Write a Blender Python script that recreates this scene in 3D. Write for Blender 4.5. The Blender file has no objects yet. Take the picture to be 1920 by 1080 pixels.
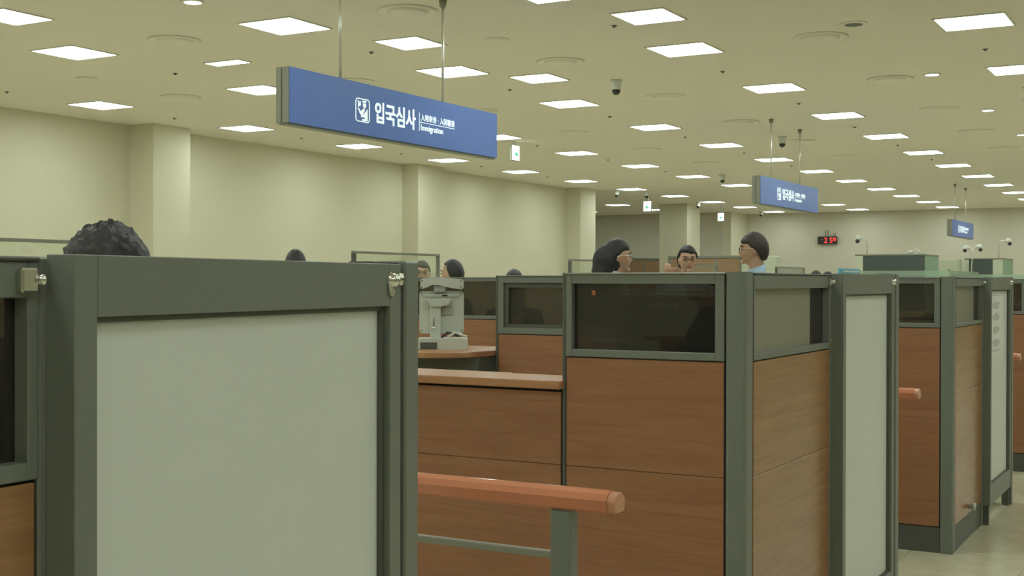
import bpy, bmesh, math, random
from mathutils import Vector, Matrix, noise

# ------------------------------------------------------------------ scene, camera, light
sc = bpy.context.scene
C = sc.collection
YAW, PITCH, ROLL, FPX = .5165, -.005, .0019, 2355.5
CAMZ, CEIL = 1.474, 3.924
cam = bpy.data.cameras.new('camera'); cam.sensor_width = 36; cam.lens = FPX / 1920 * 36
cam.clip_end = 200; cam.clip_start = .05
camo = bpy.data.objects.new('camera', cam); C.objects.link(camo)
fw = Vector((-math.sin(YAW) * math.cos(PITCH), math.cos(YAW) * math.cos(PITCH), math.sin(PITCH)))
rt = Vector((math.cos(YAW), math.sin(YAW), 0)); up = rt.cross(fw)
r2 = rt * math.cos(ROLL) + up * math.sin(ROLL); u2 = up * math.cos(ROLL) - rt * math.sin(ROLL)
M4 = Matrix((r2, u2, -fw)).transposed().to_4x4(); M4.translation = Vector((0, 0, CAMZ))
camo.matrix_world = M4
sc.camera = camo
w = bpy.data.worlds.new('world'); sc.world = w; w.use_nodes = True
w.node_tree.nodes['Background'].inputs[0].default_value = (.8, .85, .75, 1)
w.node_tree.nodes['Background'].inputs[1].default_value = .1
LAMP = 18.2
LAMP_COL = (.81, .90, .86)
sc.view_settings.view_transform = 'Standard'; sc.view_settings.look = 'None'
sc.view_settings.gamma = 1; sc.view_settings.use_curve_mapping = False
sc.view_settings.exposure = 0.0

# ------------------------------------------------------------------ materials
MATS = {}
def S(c):  # sRGB 0-255 -> linear
    return tuple(((v / 255) / 12.92 if v / 255 <= .04045 else ((v / 255 + .055) / 1.055) ** 2.4) for v in c)
def mat(name, col, rough=.5, metal=0, spec=.5, noise_amt=0, scale=8, emit=None, bump=0):
    if name in MATS: return MATS[name]
    m = bpy.data.materials.new(name); m.use_nodes = True; nt = m.node_tree
    b = nt.nodes['Principled BSDF']
    b.inputs['Base Color'].default_value = (*col, 1); b.inputs['Roughness'].default_value = rough
    b.inputs['Metallic'].default_value = metal; b.inputs['Specular IOR Level'].default_value = spec
    if noise_amt or bump:
        tc = nt.nodes.new('ShaderNodeTexCoord'); nz = nt.nodes.new('ShaderNodeTexNoise')
        nz.inputs['Scale'].default_value = scale; nz.inputs['Detail'].default_value = 6
        nt.links.new(tc.outputs['Object'], nz.inputs['Vector'])
        if noise_amt:
            mx = nt.nodes.new('ShaderNodeMix'); mx.data_type = 'RGBA'
            mx.inputs[6].default_value = (*[v * (1 - noise_amt) for v in col], 1)
            mx.inputs[7].default_value = (*[min(1, v * (1 + noise_amt)) for v in col], 1)
            nt.links.new(nz.outputs['Fac'], mx.inputs[0]); nt.links.new(mx.outputs[2], b.inputs['Base Color'])
        if bump:
            bp = nt.nodes.new('ShaderNodeBump'); bp.inputs['Strength'].default_value = bump; bp.inputs['Distance'].default_value = .01
            nt.links.new(nz.outputs['Fac'], bp.inputs['Height']); nt.links.new(bp.outputs[0], b.inputs['Normal'])
    if emit:
        b.inputs['Emission Color'].default_value = (*emit[0], 1); b.inputs['Emission Strength'].default_value = emit[1]
    MATS[name] = m
    return m
def wood(name, c1, c2, axis, rough=.38):
    if name in MATS: return MATS[name]
    m = bpy.data.materials.new(name); m.use_nodes = True; nt = m.node_tree; b = nt.nodes['Principled BSDF']
    tc = nt.nodes.new('ShaderNodeTexCoord'); mp = nt.nodes.new('ShaderNodeMapping')
    mp.inputs['Scale'].default_value = {'x': (1.5, 8, 26), 'y': (8, 1.5, 26), 'z': (14, 14, 1.2)}[axis]
    n1 = nt.nodes.new('ShaderNodeTexNoise'); n1.inputs['Scale'].default_value = 1.6; n1.inputs['Detail'].default_value = 8
    n1.inputs['Roughness'].default_value = .62; n1.inputs['Distortion'].default_value = .8
    n2 = nt.nodes.new('ShaderNodeTexNoise'); n2.inputs['Scale'].default_value = 9; n2.inputs['Detail'].default_value = 4
    nt.links.new(tc.outputs['Object'], mp.inputs[0]); nt.links.new(mp.outputs[0], n1.inputs['Vector']); nt.links.new(mp.outputs[0], n2.inputs['Vector'])
    ad = nt.nodes.new('ShaderNodeMath'); ad.operation = 'MULTIPLY_ADD'; ad.inputs[1].default_value = .35; 
    nt.links.new(n2.outputs['Fac'], ad.inputs[0]); nt.links.new(n1.outputs['Fac'], ad.inputs[2])
    cr = nt.nodes.new('ShaderNodeValToRGB')
    cr.color_ramp.elements[0].position = .45; cr.color_ramp.elements[0].color = (*c1, 1)
    cr.color_ramp.elements[1].position = .85; cr.color_ramp.elements[1].color = (*c2, 1)
    nt.links.new(ad.outputs[0], cr.inputs[0]); nt.links.new(cr.outputs[0], b.inputs['Base Color'])
    b.inputs['Roughness'].default_value = rough
    MATS[name] = m
    return m
def glass(name, tint, refl=.06, body=None, amount=0, rough=.02):
    """thin sheet glass: tinted see-through, fresnel gloss, optionally some milky body colour"""
    if name in MATS: return MATS[name]
    m = bpy.data.materials.new(name); m.use_nodes = True; nt = m.node_tree
    for n in list(nt.nodes):
        if n.type != 'OUTPUT_MATERIAL': nt.nodes.remove(n)
    out = [n for n in nt.nodes if n.type == 'OUTPUT_MATERIAL'][0]
    t = nt.nodes.new('ShaderNodeBsdfTransparent'); t.inputs[0].default_value = (*tint, 1)
    g = nt.nodes.new('ShaderNodeBsdfGlossy'); g.inputs['Roughness'].default_value = rough; g.inputs[0].default_value = (1, 1, 1, 1)
    fr = nt.nodes.new('ShaderNodeFresnel'); ge = nt.nodes.new('ShaderNodeNewGeometry'); mr = nt.nodes.new('ShaderNodeMapRange')
    mr.inputs['To Min'].default_value = 1.45; mr.inputs['To Max'].default_value = 1 / 1.45      # same reflectance on both sides of the sheet
    nt.links.new(ge.outputs['Backfacing'], mr.inputs['Value']); nt.links.new(mr.outputs[0], fr.inputs[0])
    mx = nt.nodes.new('ShaderNodeMixShader'); nt.links.new(fr.outputs[0], mx.inputs[0])
    src = t
    if body:
        d = nt.nodes.new('ShaderNodeBsdfDiffuse'); d.inputs[0].default_value = (*body, 1)
        m2 = nt.nodes.new('ShaderNodeMixShader'); m2.inputs[0].default_value = amount
        nt.links.new(t.outputs[0], m2.inputs[1]); nt.links.new(d.outputs[0], m2.inputs[2]); src = m2
    nt.links.new(src.outputs[0], mx.inputs[1]); nt.links.new(g.outputs[0], mx.inputs[2])
    nt.links.new(mx.outputs[0], out.inputs[0])
    MATS[name] = m
    return m

M_CEIL = mat('ceiling_paint', (.82, .78, .68), .8, noise_amt=.03, scale=.6)
M_WALL = mat('wall_paint', (.655, .63, .475), .7, noise_amt=.02, scale=1.2)
M_BACK = mat('back_wall_panel', (.60, .57, .46), .7, noise_amt=.02, scale=1.2)
M_GREY = mat('grey_powder_coat', S((116, 121, 111)), .42, noise_amt=.04, scale=5)
M_GREYD = mat('dark_grey_trim', S((84, 87, 78)), .45)
M_GAP = mat('black_joint', (.012, .012, .011), .8)
M_WX = wood('cherry_laminate_across', (.27, .115, .053), (.345, .165, .080), 'x')
M_WY = wood('cherry_laminate_side', (.28, .14, .055), (.36, .19, .082), 'y', .25)
M_WTOP = wood('worktop_laminate', S((165, 118, 80)), S((186, 138, 98)), 'x', .3)
M_RAIL = mat('salmon_handrail', S((198, 128, 96)), .12, noise_amt=.08, scale=12)
M_TINT = glass('tinted_glass', (.34, .30, .26), body=(.09, .085, .075), amount=.25)
M_CLEAR = glass('clear_screen_glass', (.96, .98, .955), body=(.62, .70, .58), amount=.04)
M_GREEN = glass('green_edge_glass', (.84, .95, .86), body=(.66, .80, .68), amount=.32)
M_REFL = mat('painted_pane_reflection', S((142, 139, 122)), .25, spec=.5)  # bright reflection in the side glass, painted as an even pane colour
M_WHITE = mat('white_translucent_panel', (.67, .70, .64), .4, noise_amt=.03, scale=2)
M_CHROME = mat('chrome', (.75, .76, .72), .12, 1)
M_STEEL = mat('steel_rod', (.72, .71, .62), .3, .6)
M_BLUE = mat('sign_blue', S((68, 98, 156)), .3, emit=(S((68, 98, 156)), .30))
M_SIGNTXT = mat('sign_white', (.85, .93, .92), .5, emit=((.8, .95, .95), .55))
M_ALU = mat('aluminium', S((140, 142, 128)), .4, .2)
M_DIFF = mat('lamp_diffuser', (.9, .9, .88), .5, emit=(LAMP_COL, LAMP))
M_LFRAME = mat('lamp_frame', (.75, .74, .66), .5)
M_VENT = mat('vent_white', (.84, .80, .70), .6)
M_DARK = mat('dark_plastic', (.025, .025, .024), .35)
M_DEV = mat('device_plastic', S((196, 202, 190)), .4)
M_DEVD = mat('device_darker_plastic', S((168, 173, 162)), .5)  # slightly darker plastic for the vent and hinge blocks
M_EXIT = mat('exit_face', (.9, .9, .88), .5, emit=((.95, 1, .97), 1.2))
M_EXITG = mat('exit_green', (.05, .5, .25), .5, emit=((.05, .6, .3), .8))
M_RED = mat('led_red', (.5, .02, .02), .5, emit=((1, .05, .04), 1.6))
M_HAIR = mat('black_hair', (.018, .018, .017), .5, noise_amt=.3, scale=60, bump=.4)
M_HAIRB = mat('dark_brown_hair', (.035, .026, .021), .5, noise_amt=.3, scale=60, bump=.4)
M_SKIN = mat('skin', (.50, .31, .20), .5, noise_amt=.05, scale=20)
M_LIP = mat('lips', (.33, .14, .11), .5)
M_BSHIRT = mat('pale_blue_shirt', S((170, 196, 216)), .8, noise_amt=.04, scale=14)
M_WSHIRT = mat('white_shirt', S((214, 218, 204)), .8, noise_amt=.04, scale=14)
M_DSHIRT = mat('charcoal_jacket', S((62, 64, 66)), .8, noise_amt=.06, scale=14)
M_TROU = mat('navy_trousers', S((40, 44, 54)), .8)
M_CAB = wood('brown_cabinet_laminate', S((150, 120, 92)), S((170, 138, 108)), 'x', .5)
M_BOXD = mat('slate_panel', S((74, 82, 80)), .45)
M_BOXW = mat('pale_box', S((196, 202, 178)), .5)
M_BOXG = mat('pale_green_side', S((140, 172, 146)), .5)
M_PAPER = mat('paper', (.72, .74, .68), .7)
M_PRINT = mat('grey_print', (.50, .52, .48), .7)
M_CYAN = mat('cyan_card', S((110, 190, 214)), .4)
M_ORANGE = mat('orange_tag', (.45, .13, .05), .5)
M_LOGO = mat('logo_grey', (.9, .9, .86), .5)

# floor tile: pale stone with speckle, a little gloss
M_TILE = mat('floor_tile_stone', (.56, .52, .36), .22, noise_amt=.16, scale=9)
M_GROUT = mat('floor_grout', (.40, .37, .29), .7)

# ------------------------------------------------------------------ mesh helpers
def bx(bm, lo, hi):
    v = [bm.verts.new((x, y, z)) for x in (lo[0], hi[0]) for y in (lo[1], hi[1]) for z in (lo[2], hi[2])]
    for f in ((0, 1, 3, 2), (4, 6, 7, 5), (0, 4, 5, 1), (2, 3, 7, 6), (0, 2, 6, 4), (1, 5, 7, 3)):
        bm.faces.new([v[i] for i in f])
    return v
def box(*pairs):
    bm = bmesh.new()
    for lo, hi in pairs: bx(bm, lo, hi)
    return bm
def bevel(bm, w, seg=1):
    bmesh.ops.bevel(bm, geom=bm.edges[:], offset=w, segments=seg, affect='EDGES', clamp_overlap=True)
    return bm
def frame_bm(lo, hi, normal, t):
    """rectangular frame of four bars: lo/hi corners, open along axis `normal`; t = (side, side, bottom, top)"""
    bm = bmesh.new()
    a = 1 - normal if normal < 2 else 0     # horizontal axis of the frame
    def b(ha, hb, z0, z1):
        l = list(lo); h = list(hi); l[a], h[a] = ha, hb; l[2], h[2] = z0, z1; bx(bm, l, h)
    b(lo[a], lo[a] + t[0], lo[2], hi[2]); b(hi[a] - t[1], hi[a], lo[2], hi[2])
    b(lo[a] + t[0], hi[a] - t[1], lo[2], lo[2] + t[2]); b(lo[a] + t[0], hi[a] - t[1], hi[2] - t[3], hi[2])
    return bm
def lathe(bm, prof, n=24, cen=(0, 0, 0), axis='z', cap=True):
    rings = []
    for r, h in prof:
        ring = []
        for i in range(n):
            a = 2 * math.pi * i / n; c, s = r * math.cos(a), r * math.sin(a)
            p = {'z': (c, s, h), 'x': (h, c, s), 'y': (s, h, c)}[axis]
            ring.append(bm.verts.new((p[0] + cen[0], p[1] + cen[1], p[2] + cen[2])))
        rings.append(ring)
    for a, b in zip(rings, rings[1:]):
        for i in range(n): bm.faces.new((a[i], a[(i + 1) % n], b[(i + 1) % n], b[i]))
    if cap:
        bm.faces.new(list(reversed(rings[0]))); bm.faces.new(rings[-1])
    return bm
def tube(bm, pts, r, n=8):
    """closed tube through pts; r number, list, or list of (ra, rb)"""
    pts = [Vector(p) for p in pts]
    rr = r if isinstance(r, (list, tuple)) else [r] * len(pts)
    rings = []; ref = None
    for i, p in enumerate(pts):
        d = (pts[min(i + 1, len(pts) - 1)] - pts[max(i - 1, 0)]).normalized()
        if ref is None: ref = Vector((1, 0, 0)) if abs(d.x) < .9 else Vector((0, 1, 0))
        a = (ref - d * ref.dot(d)).normalized(); b = d.cross(a); ref = a
        ra, rb = rr[i] if isinstance(rr[i], (list, tuple)) else (rr[i], rr[i])
        rings.append([bm.verts.new(p + a * ra * math.cos(2 * math.pi * k / n) + b * rb * math.sin(2 * math.pi * k / n)) for k in range(n)])
    for a, b in zip(rings, rings[1:]):
        for k in range(n): bm.faces.new((a[k], a[(k + 1) % n], b[(k + 1) % n], b[k]))
    bm.faces.new(list(reversed(rings[0]))); bm.faces.new(rings[-1])
    return bm
def blob(bm, c, r, seg=16, rings=10):
    res = bmesh.ops.create_uvsphere(bm, u_segments=seg, v_segments=rings, radius=1)
    for v in res['verts']: v.co = Vector((v.co.x * r[0] + c[0], v.co.y * r[1] + c[1], v.co.z * r[2] + c[2]))
    return res['verts']
def poly(bm, pts, axis, lo, hi):
    """extrude a closed 2-D outline along `axis` from lo to hi"""
    def P(p, h): return {'x': (h, p[0], p[1]), 'y': (p[0], h, p[1]), 'z': (p[0], p[1], h)}[axis]
    a = [bm.verts.new(P(p, lo)) for p in pts]; b = [bm.verts.new(P(p, hi)) for p in pts]; n = len(pts)
    bm.faces.new(a); bm.faces.new(list(reversed(b)))
    for i in range(n): bm.faces.new((a[i], b[i], b[(i + 1) % n], a[(i + 1) % n]))
    return bm
def rrect(x0, y0, x1, y1, r, n=5):
    pts = []
    for cx, cy, a0 in ((x1 - r, y1 - r, 0), (x0 + r, y1 - r, 90), (x0 + r, y0 + r, 180), (x1 - r, y0 + r, 270)):
        for i in range(n + 1):
            a = math.radians(a0 + 90 * i / n); pts.append((cx + r * math.cos(a), cy + r * math.sin(a)))
    return pts
def to_mesh(name, bm, smooth=False):
    bmesh.ops.recalc_face_normals(bm, faces=bm.faces[:])
    me = bpy.data.meshes.new(name); bm.to_mesh(me); bm.free()
    if smooth:
        me.polygons.foreach_set('use_smooth', [True] * len(me.polygons))
    return me
def obj(name, bm, m, parent=None, smooth=False, label=None):
    me = bm if isinstance(bm, bpy.types.Mesh) else to_mesh(name, bm, smooth)
    if not me.materials: me.materials.append(m)
    o = bpy.data.objects.new(name, me); C.objects.link(o)
    if parent: o.parent = parent
    if label: o['label'] = label
    return o
def tag(o, label, cat, group=None):
    o['label'] = label; o['category'] = cat
    if group: o['group'] = group
    return o
def thing(name, label, cat, loc=(0, 0, 0), rz=0, group=None):
    o = bpy.data.objects.new(name, None); C.objects.link(o)
    o.location = loc; o.rotation_euler = (0, 0, rz); o.empty_display_size = .1
    return tag(o, label, cat, group)
def struct(name, bm, m, parent=None, label=None):
    o = obj(name, bm, m, parent)
    if not parent: o['kind'] = 'structure'
    if label: o['label'] = label
    return o
def dup(root, loc, label=None, rz=None):
    r = root.copy(); C.objects.link(r); r.location = loc
    if rz is not None: r.rotation_euler = (0, 0, rz)
    if label: r['label'] = label
    for ch in list(root.children):
        c = ch.copy(); C.objects.link(c); c.parent = r
        for g in list(ch.children):
            d = g.copy(); C.objects.link(d); d.parent = c
    return r
def text_mesh(s, size, width=None, bold=0, depth=.002):
    cu = bpy.data.curves.new('text', 'FONT'); cu.body = s; cu.size = size; cu.offset = bold; cu.extrude = depth
    o = bpy.data.objects.new('text', cu); C.objects.link(o)
    dg = bpy.context.evaluated_depsgraph_get()
    me = bpy.data.meshes.new_from_object(o.evaluated_get(dg)); bpy.data.objects.remove(o)
    xs = [v.co.x for v in me.vertices]; ys = [v.co.y for v in me.vertices]
    x0, x1, y0, y1 = min(xs), max(xs), min(ys), max(ys)
    for v in me.vertices: v.co.x -= x0; v.co.y -= y0
    return me, x1 - x0, y1 - y0
def fit_text(me, w0, h0, w1, h1, org, plane='x'):
    """scale a text mesh to w1 x h1 and lay it on a plane facing +x, -y, or +y"""
    for v in me.vertices:
        a, b, d = v.co.x / w0 * w1, v.co.y / h0 * h1, v.co.z
        if plane == 'x': v.co = Vector((org[0] + d, org[1] + a, org[2] + b))
        elif plane == '-y': v.co = Vector((org[0] + a, org[1] - d, org[2] + b))
        elif plane == '-x': v.co = Vector((org[0] - d, org[1] - a, org[2] + b))
    return me

# ------------------------------------------------------------------ the setting
fl = struct('floor', box(((-22, -7, -.12), (9, 44.2, -.004))), M_GROUT)
tile_me = to_mesh('floor_tile', bevel(box(((-.2985, -.2985, -.02), (.2985, .2985, 0))), .0015)); tile_me.materials.append(M_TILE)
big = bmesh.new()
TX0, TX1, TY0, TY1 = -7, 3, 3, 30      # tile indices of the single tiles
for i in range(-37, 16):
    for j in range(-12, 74):
        cx, cy = i * .6, j * .6 + .3
        if TX0 <= i < TX1 and TY0 <= j < TY1:
            o = obj('floor_tile', tile_me, M_TILE, fl); o.location = (cx, cy, 0)
        elif cx > -21.5 and cx < 8.8 and cy > -6.8 and cy < 43.4:
            v = [big.verts.new((cx + a * .2985, cy + b * .2985, 0)) for a, b in ((-1, -1), (1, -1), (1, 1), (-1, 1))]
            big.faces.new(v)
o = obj('floor_tiles_beyond', big, M_TILE, fl); o['kind'] = 'stuff'
struct('ceiling', box(((-22, -7, CEIL), (9, 44.2, CEIL + .15))), M_CEIL)
WX = -15.0
struct('wall_left', box(((WX - .3, -7, 0), (WX, 30.2, CEIL))), M_WALL)
struct('wall_right', box(((9, -7, 0), (9.2, 44.2, CEIL))), M_WALL)
struct('wall_front', box(((-22, -7.2, 0), (9, -7, CEIL))), M_WALL)
struct('wall_back', box(((-15.3, 43.7, 0), (9, 44, CEIL))), M_BACK)
struct('wall_alcove_back', box(((-22, 42, 0), (-15.35, 42.3, CEIL))), M_BACK)
struct('wall_alcove_side', box(((-22.2, 30.2, 0), (-22, 42.3, CEIL))), M_WALL)
struct('wall_alcove_return', box(((-15.35, 42, 0), (-15.05, 43.7, CEIL))), M_WALL)
struct('wall_alcove_front', box(((-22, 29.9, 0), (-15.3, 30.2, CEIL))), M_WALL)
for k, (x0, x1, y0, y1) in enumerate(((WX, -14.47, 14.2, 15.0), (WX, -14.6, 21.75, 22.75), (WX, -14.6, 29.3, 30.2), (-15.55, -14.62, 36.8, 37.9))):
    struct('trim_%d' % (k + 1), box(((x0, y0, 0), (x1, y1, CEIL))), M_WALL, label='cream square pilaster rising to the ceiling')
struct('baseboard_left', box(((WX, -7, 0), (WX + .015, 14.2, .1)), ((WX, 15, 0), (WX + .015, 21.75, .1)), ((WX, 22.75, 0), (WX + .015, 29.3, .1))), M_GREYD)

# ------------------------------------------------------------------ ceiling lights
def ordi(n): return ['first', 'second', 'third', 'fourth', 'fifth', 'sixth', 'seventh', 'eighth', 'ninth', 'tenth', 'eleventh', 'twelfth', 'thirteenth'][n]
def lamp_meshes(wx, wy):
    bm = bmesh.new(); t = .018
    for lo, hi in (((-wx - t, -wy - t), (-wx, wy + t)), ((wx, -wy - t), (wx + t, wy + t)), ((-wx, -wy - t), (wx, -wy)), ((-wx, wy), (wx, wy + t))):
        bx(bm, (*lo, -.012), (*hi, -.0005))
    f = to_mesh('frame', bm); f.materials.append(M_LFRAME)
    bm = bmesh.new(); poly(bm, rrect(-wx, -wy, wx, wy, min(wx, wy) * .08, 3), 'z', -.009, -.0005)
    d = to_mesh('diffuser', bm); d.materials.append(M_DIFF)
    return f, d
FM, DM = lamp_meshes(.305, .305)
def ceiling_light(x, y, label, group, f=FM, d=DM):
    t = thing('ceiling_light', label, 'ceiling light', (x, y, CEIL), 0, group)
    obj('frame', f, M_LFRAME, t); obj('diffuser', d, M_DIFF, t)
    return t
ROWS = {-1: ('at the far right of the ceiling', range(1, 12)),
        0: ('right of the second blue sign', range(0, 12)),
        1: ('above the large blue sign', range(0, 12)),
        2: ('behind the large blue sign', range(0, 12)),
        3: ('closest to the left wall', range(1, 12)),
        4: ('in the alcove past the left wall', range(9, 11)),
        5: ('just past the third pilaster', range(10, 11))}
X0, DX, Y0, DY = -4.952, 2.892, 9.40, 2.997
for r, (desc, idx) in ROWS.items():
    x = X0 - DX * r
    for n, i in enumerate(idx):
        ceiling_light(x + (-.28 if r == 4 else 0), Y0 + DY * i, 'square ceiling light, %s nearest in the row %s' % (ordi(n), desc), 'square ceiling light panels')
for r in (-3, -2):  # unseen rows added to brighten the gates and booth sides
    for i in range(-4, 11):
        ceiling_light(X0 - DX * r, Y0 + DY * i, 'square white ceiling light panel added outside the right edge of the view', 'added ceiling light panels out of view')
for r in range(-1, 4):  # grid carried on unseen over the camera, added to light the foreground
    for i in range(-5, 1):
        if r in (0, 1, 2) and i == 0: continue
        ceiling_light(X0 - DX * r, Y0 + DY * i, 'square white ceiling light panel added over or behind the camera, out of view', 'added ceiling light panels out of view')
f2, d2 = lamp_meshes(.25, .27); f3, d3 = lamp_meshes(.24, .10)  # off-grid glowing panels added in place of lamp reflections in a glass pane
for x, y, l, f, d in ((-7.28, 10.70, 'added panel for a lamp reflection, between the two rods of the large blue sign', f2, d2),
                (-7.18, 13.30, 'added panel for a lamp reflection, just right of the right rod of the large blue sign', f2, d2),
                (-4.63, 10.69, 'added panel for a lamp reflection, at the top centre right edge of the picture', f2, d2),
                (-9.72, 10.66, 'narrow added strip for a lamp reflection, left of the large blue sign', f3, d3),
                (-9.80, 7.83, 'added panel for a lamp reflection, cut off by the top left edge of the picture', f2, d2)):
    ceiling_light(x, y, l, 'lamp reflections built as panels between the rows', f, d)
# round downlights
bm = bmesh.new(); lathe(bm, [(.075, -.012), (.105, -.012), (.11, -.001), (.07, -.001)], 20, cap=False); rim = to_mesh('rim', bm); rim.materials.append(M_LFRAME)
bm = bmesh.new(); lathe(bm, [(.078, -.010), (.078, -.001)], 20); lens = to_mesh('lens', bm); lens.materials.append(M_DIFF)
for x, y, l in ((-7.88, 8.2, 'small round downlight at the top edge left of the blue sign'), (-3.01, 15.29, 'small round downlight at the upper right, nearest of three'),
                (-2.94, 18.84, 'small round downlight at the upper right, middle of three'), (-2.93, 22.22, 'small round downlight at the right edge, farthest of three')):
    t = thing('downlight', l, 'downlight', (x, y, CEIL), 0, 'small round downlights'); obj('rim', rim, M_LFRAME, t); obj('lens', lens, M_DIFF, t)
# round air diffusers
bm = bmesh.new(); lathe(bm, [(.17, -.001), (.27, -.001), (.27, -.010), (.235, -.022), (.20, -.012), (.17, -.004)], 32, cap=False); vr = to_mesh('outer_ring', bm, True); vr.materials.append(M_VENT)
bm = bmesh.new(); lathe(bm, [(.19, -.002), (.16, -.03), (.12, -.034), (.02, -.036)], 32); vd = to_mesh('centre_disc', bm, True); vd.materials.append(M_VENT)
bm = bmesh.new(); lathe(bm, [(.202, -.003), (.202, -.0005)], 32); vg = to_mesh('throat', bm); vg.materials.append(mat('vent_throat', (.30, .29, .25), .7))
VP = [(-6.44, 9.42 + 3.0 * k, 'in the line over the large blue sign rods') for k in range(0, 6)] + \
     [(-9.30, 9.42 + 3.0 * k, 'in the line behind the large blue sign') for k in range(0, 6)] + \
     [(-12.1, 12.36 + 3.0 * k, 'in the line toward the left wall') for k in range(0, 3)] + \
     [(-3.52, 12.43 + 2.97 * k, 'in the line at the upper right') for k in range(0, 5)]
cnt = {}
for x, y, d in VP:
    n = cnt.get(d, 0); cnt[d] = n + 1
    t = thing('air_diffuser', 'round ceiling air diffuser, %s nearest %s' % (ordi(n), d), 'air diffuser', (x, y, CEIL), 0, 'round ceiling air diffusers')
    obj('throat', vg, M_GREYD, t); obj('outer_ring', vr, M_VENT, t); obj('centre_disc', vd, M_VENT, t)
# speaker discs
bm = bmesh.new(); lathe(bm, [(.13, -.001), (.13, -.008), (.11, -.014), (.02, -.015)], 24); sp = to_mesh('speaker_disc', bm, True); sp.materials.append(M_VENT)
bm = bmesh.new(); lathe(bm, [(.085, -.016), (.08, -.0175), (.01, -.0175)], 24); sg = to_mesh('grille', bm, True); sg.materials.append(M_GREYD)
for x, y, l, k in ((-6.42, 10.98, 'flat round ceiling speaker right of the large blue sign rods', 0), (-3.07, 11.94, 'small round ceiling speaker with dark grille at upper right', 1), (-11.99, 10.68, 'flat round ceiling speaker above the left wall', 0)):
    t = thing('ceiling_speaker', l, 'speaker', (x, y, CEIL)); obj('cover', sp, M_VENT, t)
    g = obj('grille', sg, M_GREYD if k else M_VENT, t)
    if k == 0: g.material_slots[0].link = 'OBJECT'; g.material_slots[0].material = M_VENT
# sprinklers
bm = bmesh.new(); lathe(bm, [(.030, -.0005), (.030, -.004), (.010, -.006), (.010, -.016), (.016, -.017), (.016, -.020)], 12); spm = to_mesh('sprinkler', bm); spm.materials.append(M_GREYD)
for r, x in enumerate((-2.2, -5.09, -7.94, -10.78, -13.74)):
    for k in range(0, 6):
        o = obj('sprinkler', spm, M_GREYD); o.location = (x, 10.93 + 2.985 * k, CEIL)
        tag(o, 'tiny ceiling sprinkler head, %s nearest in the %s line from the right' % (ordi(k), ordi(r)), 'sprinkler', 'ceiling sprinklers')
# dome cameras
bm = bmesh.new(); lathe(bm, [(.075, -.001), (.075, -.02), (.062, -.03), (.062, -.10), (.055, -.12)], 20); dh = to_mesh('housing', bm, True); dh.materials.append(M_WHITE)
bm = bmesh.new(); lathe(bm, [(.053, -.12), (.05, -.145), (.038, -.168), (.018, -.18), (.004, -.182)], 20); dd = to_mesh('dome', bm, True); dd.materials.append(M_DARK)
for x, y, l in ((-6.44, 13.89, 'white dome camera on the ceiling, nearest, right of the blue sign'), (-6.49, 20.62, 'white dome camera above the second blue sign'),
                (-10.01, 27.35, 'dome camera left of the second blue sign'), (-13.63, 31.38, 'dome camera above the portrait exit sign'),
                (-14.2, 30.67, 'dome camera beside the third pilaster'), (-14.1, 36.4, 'dome camera in front of the far pilaster'), (-13.97, 42.0, 'dome camera by the far corner of the back wall')):
    t = thing('dome_camera', l, 'security camera', (x, y, CEIL), 0, 'ceiling dome cameras'); obj('housing', dh, M_WHITE, t); obj('dome', dd, M_DARK, t)

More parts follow.
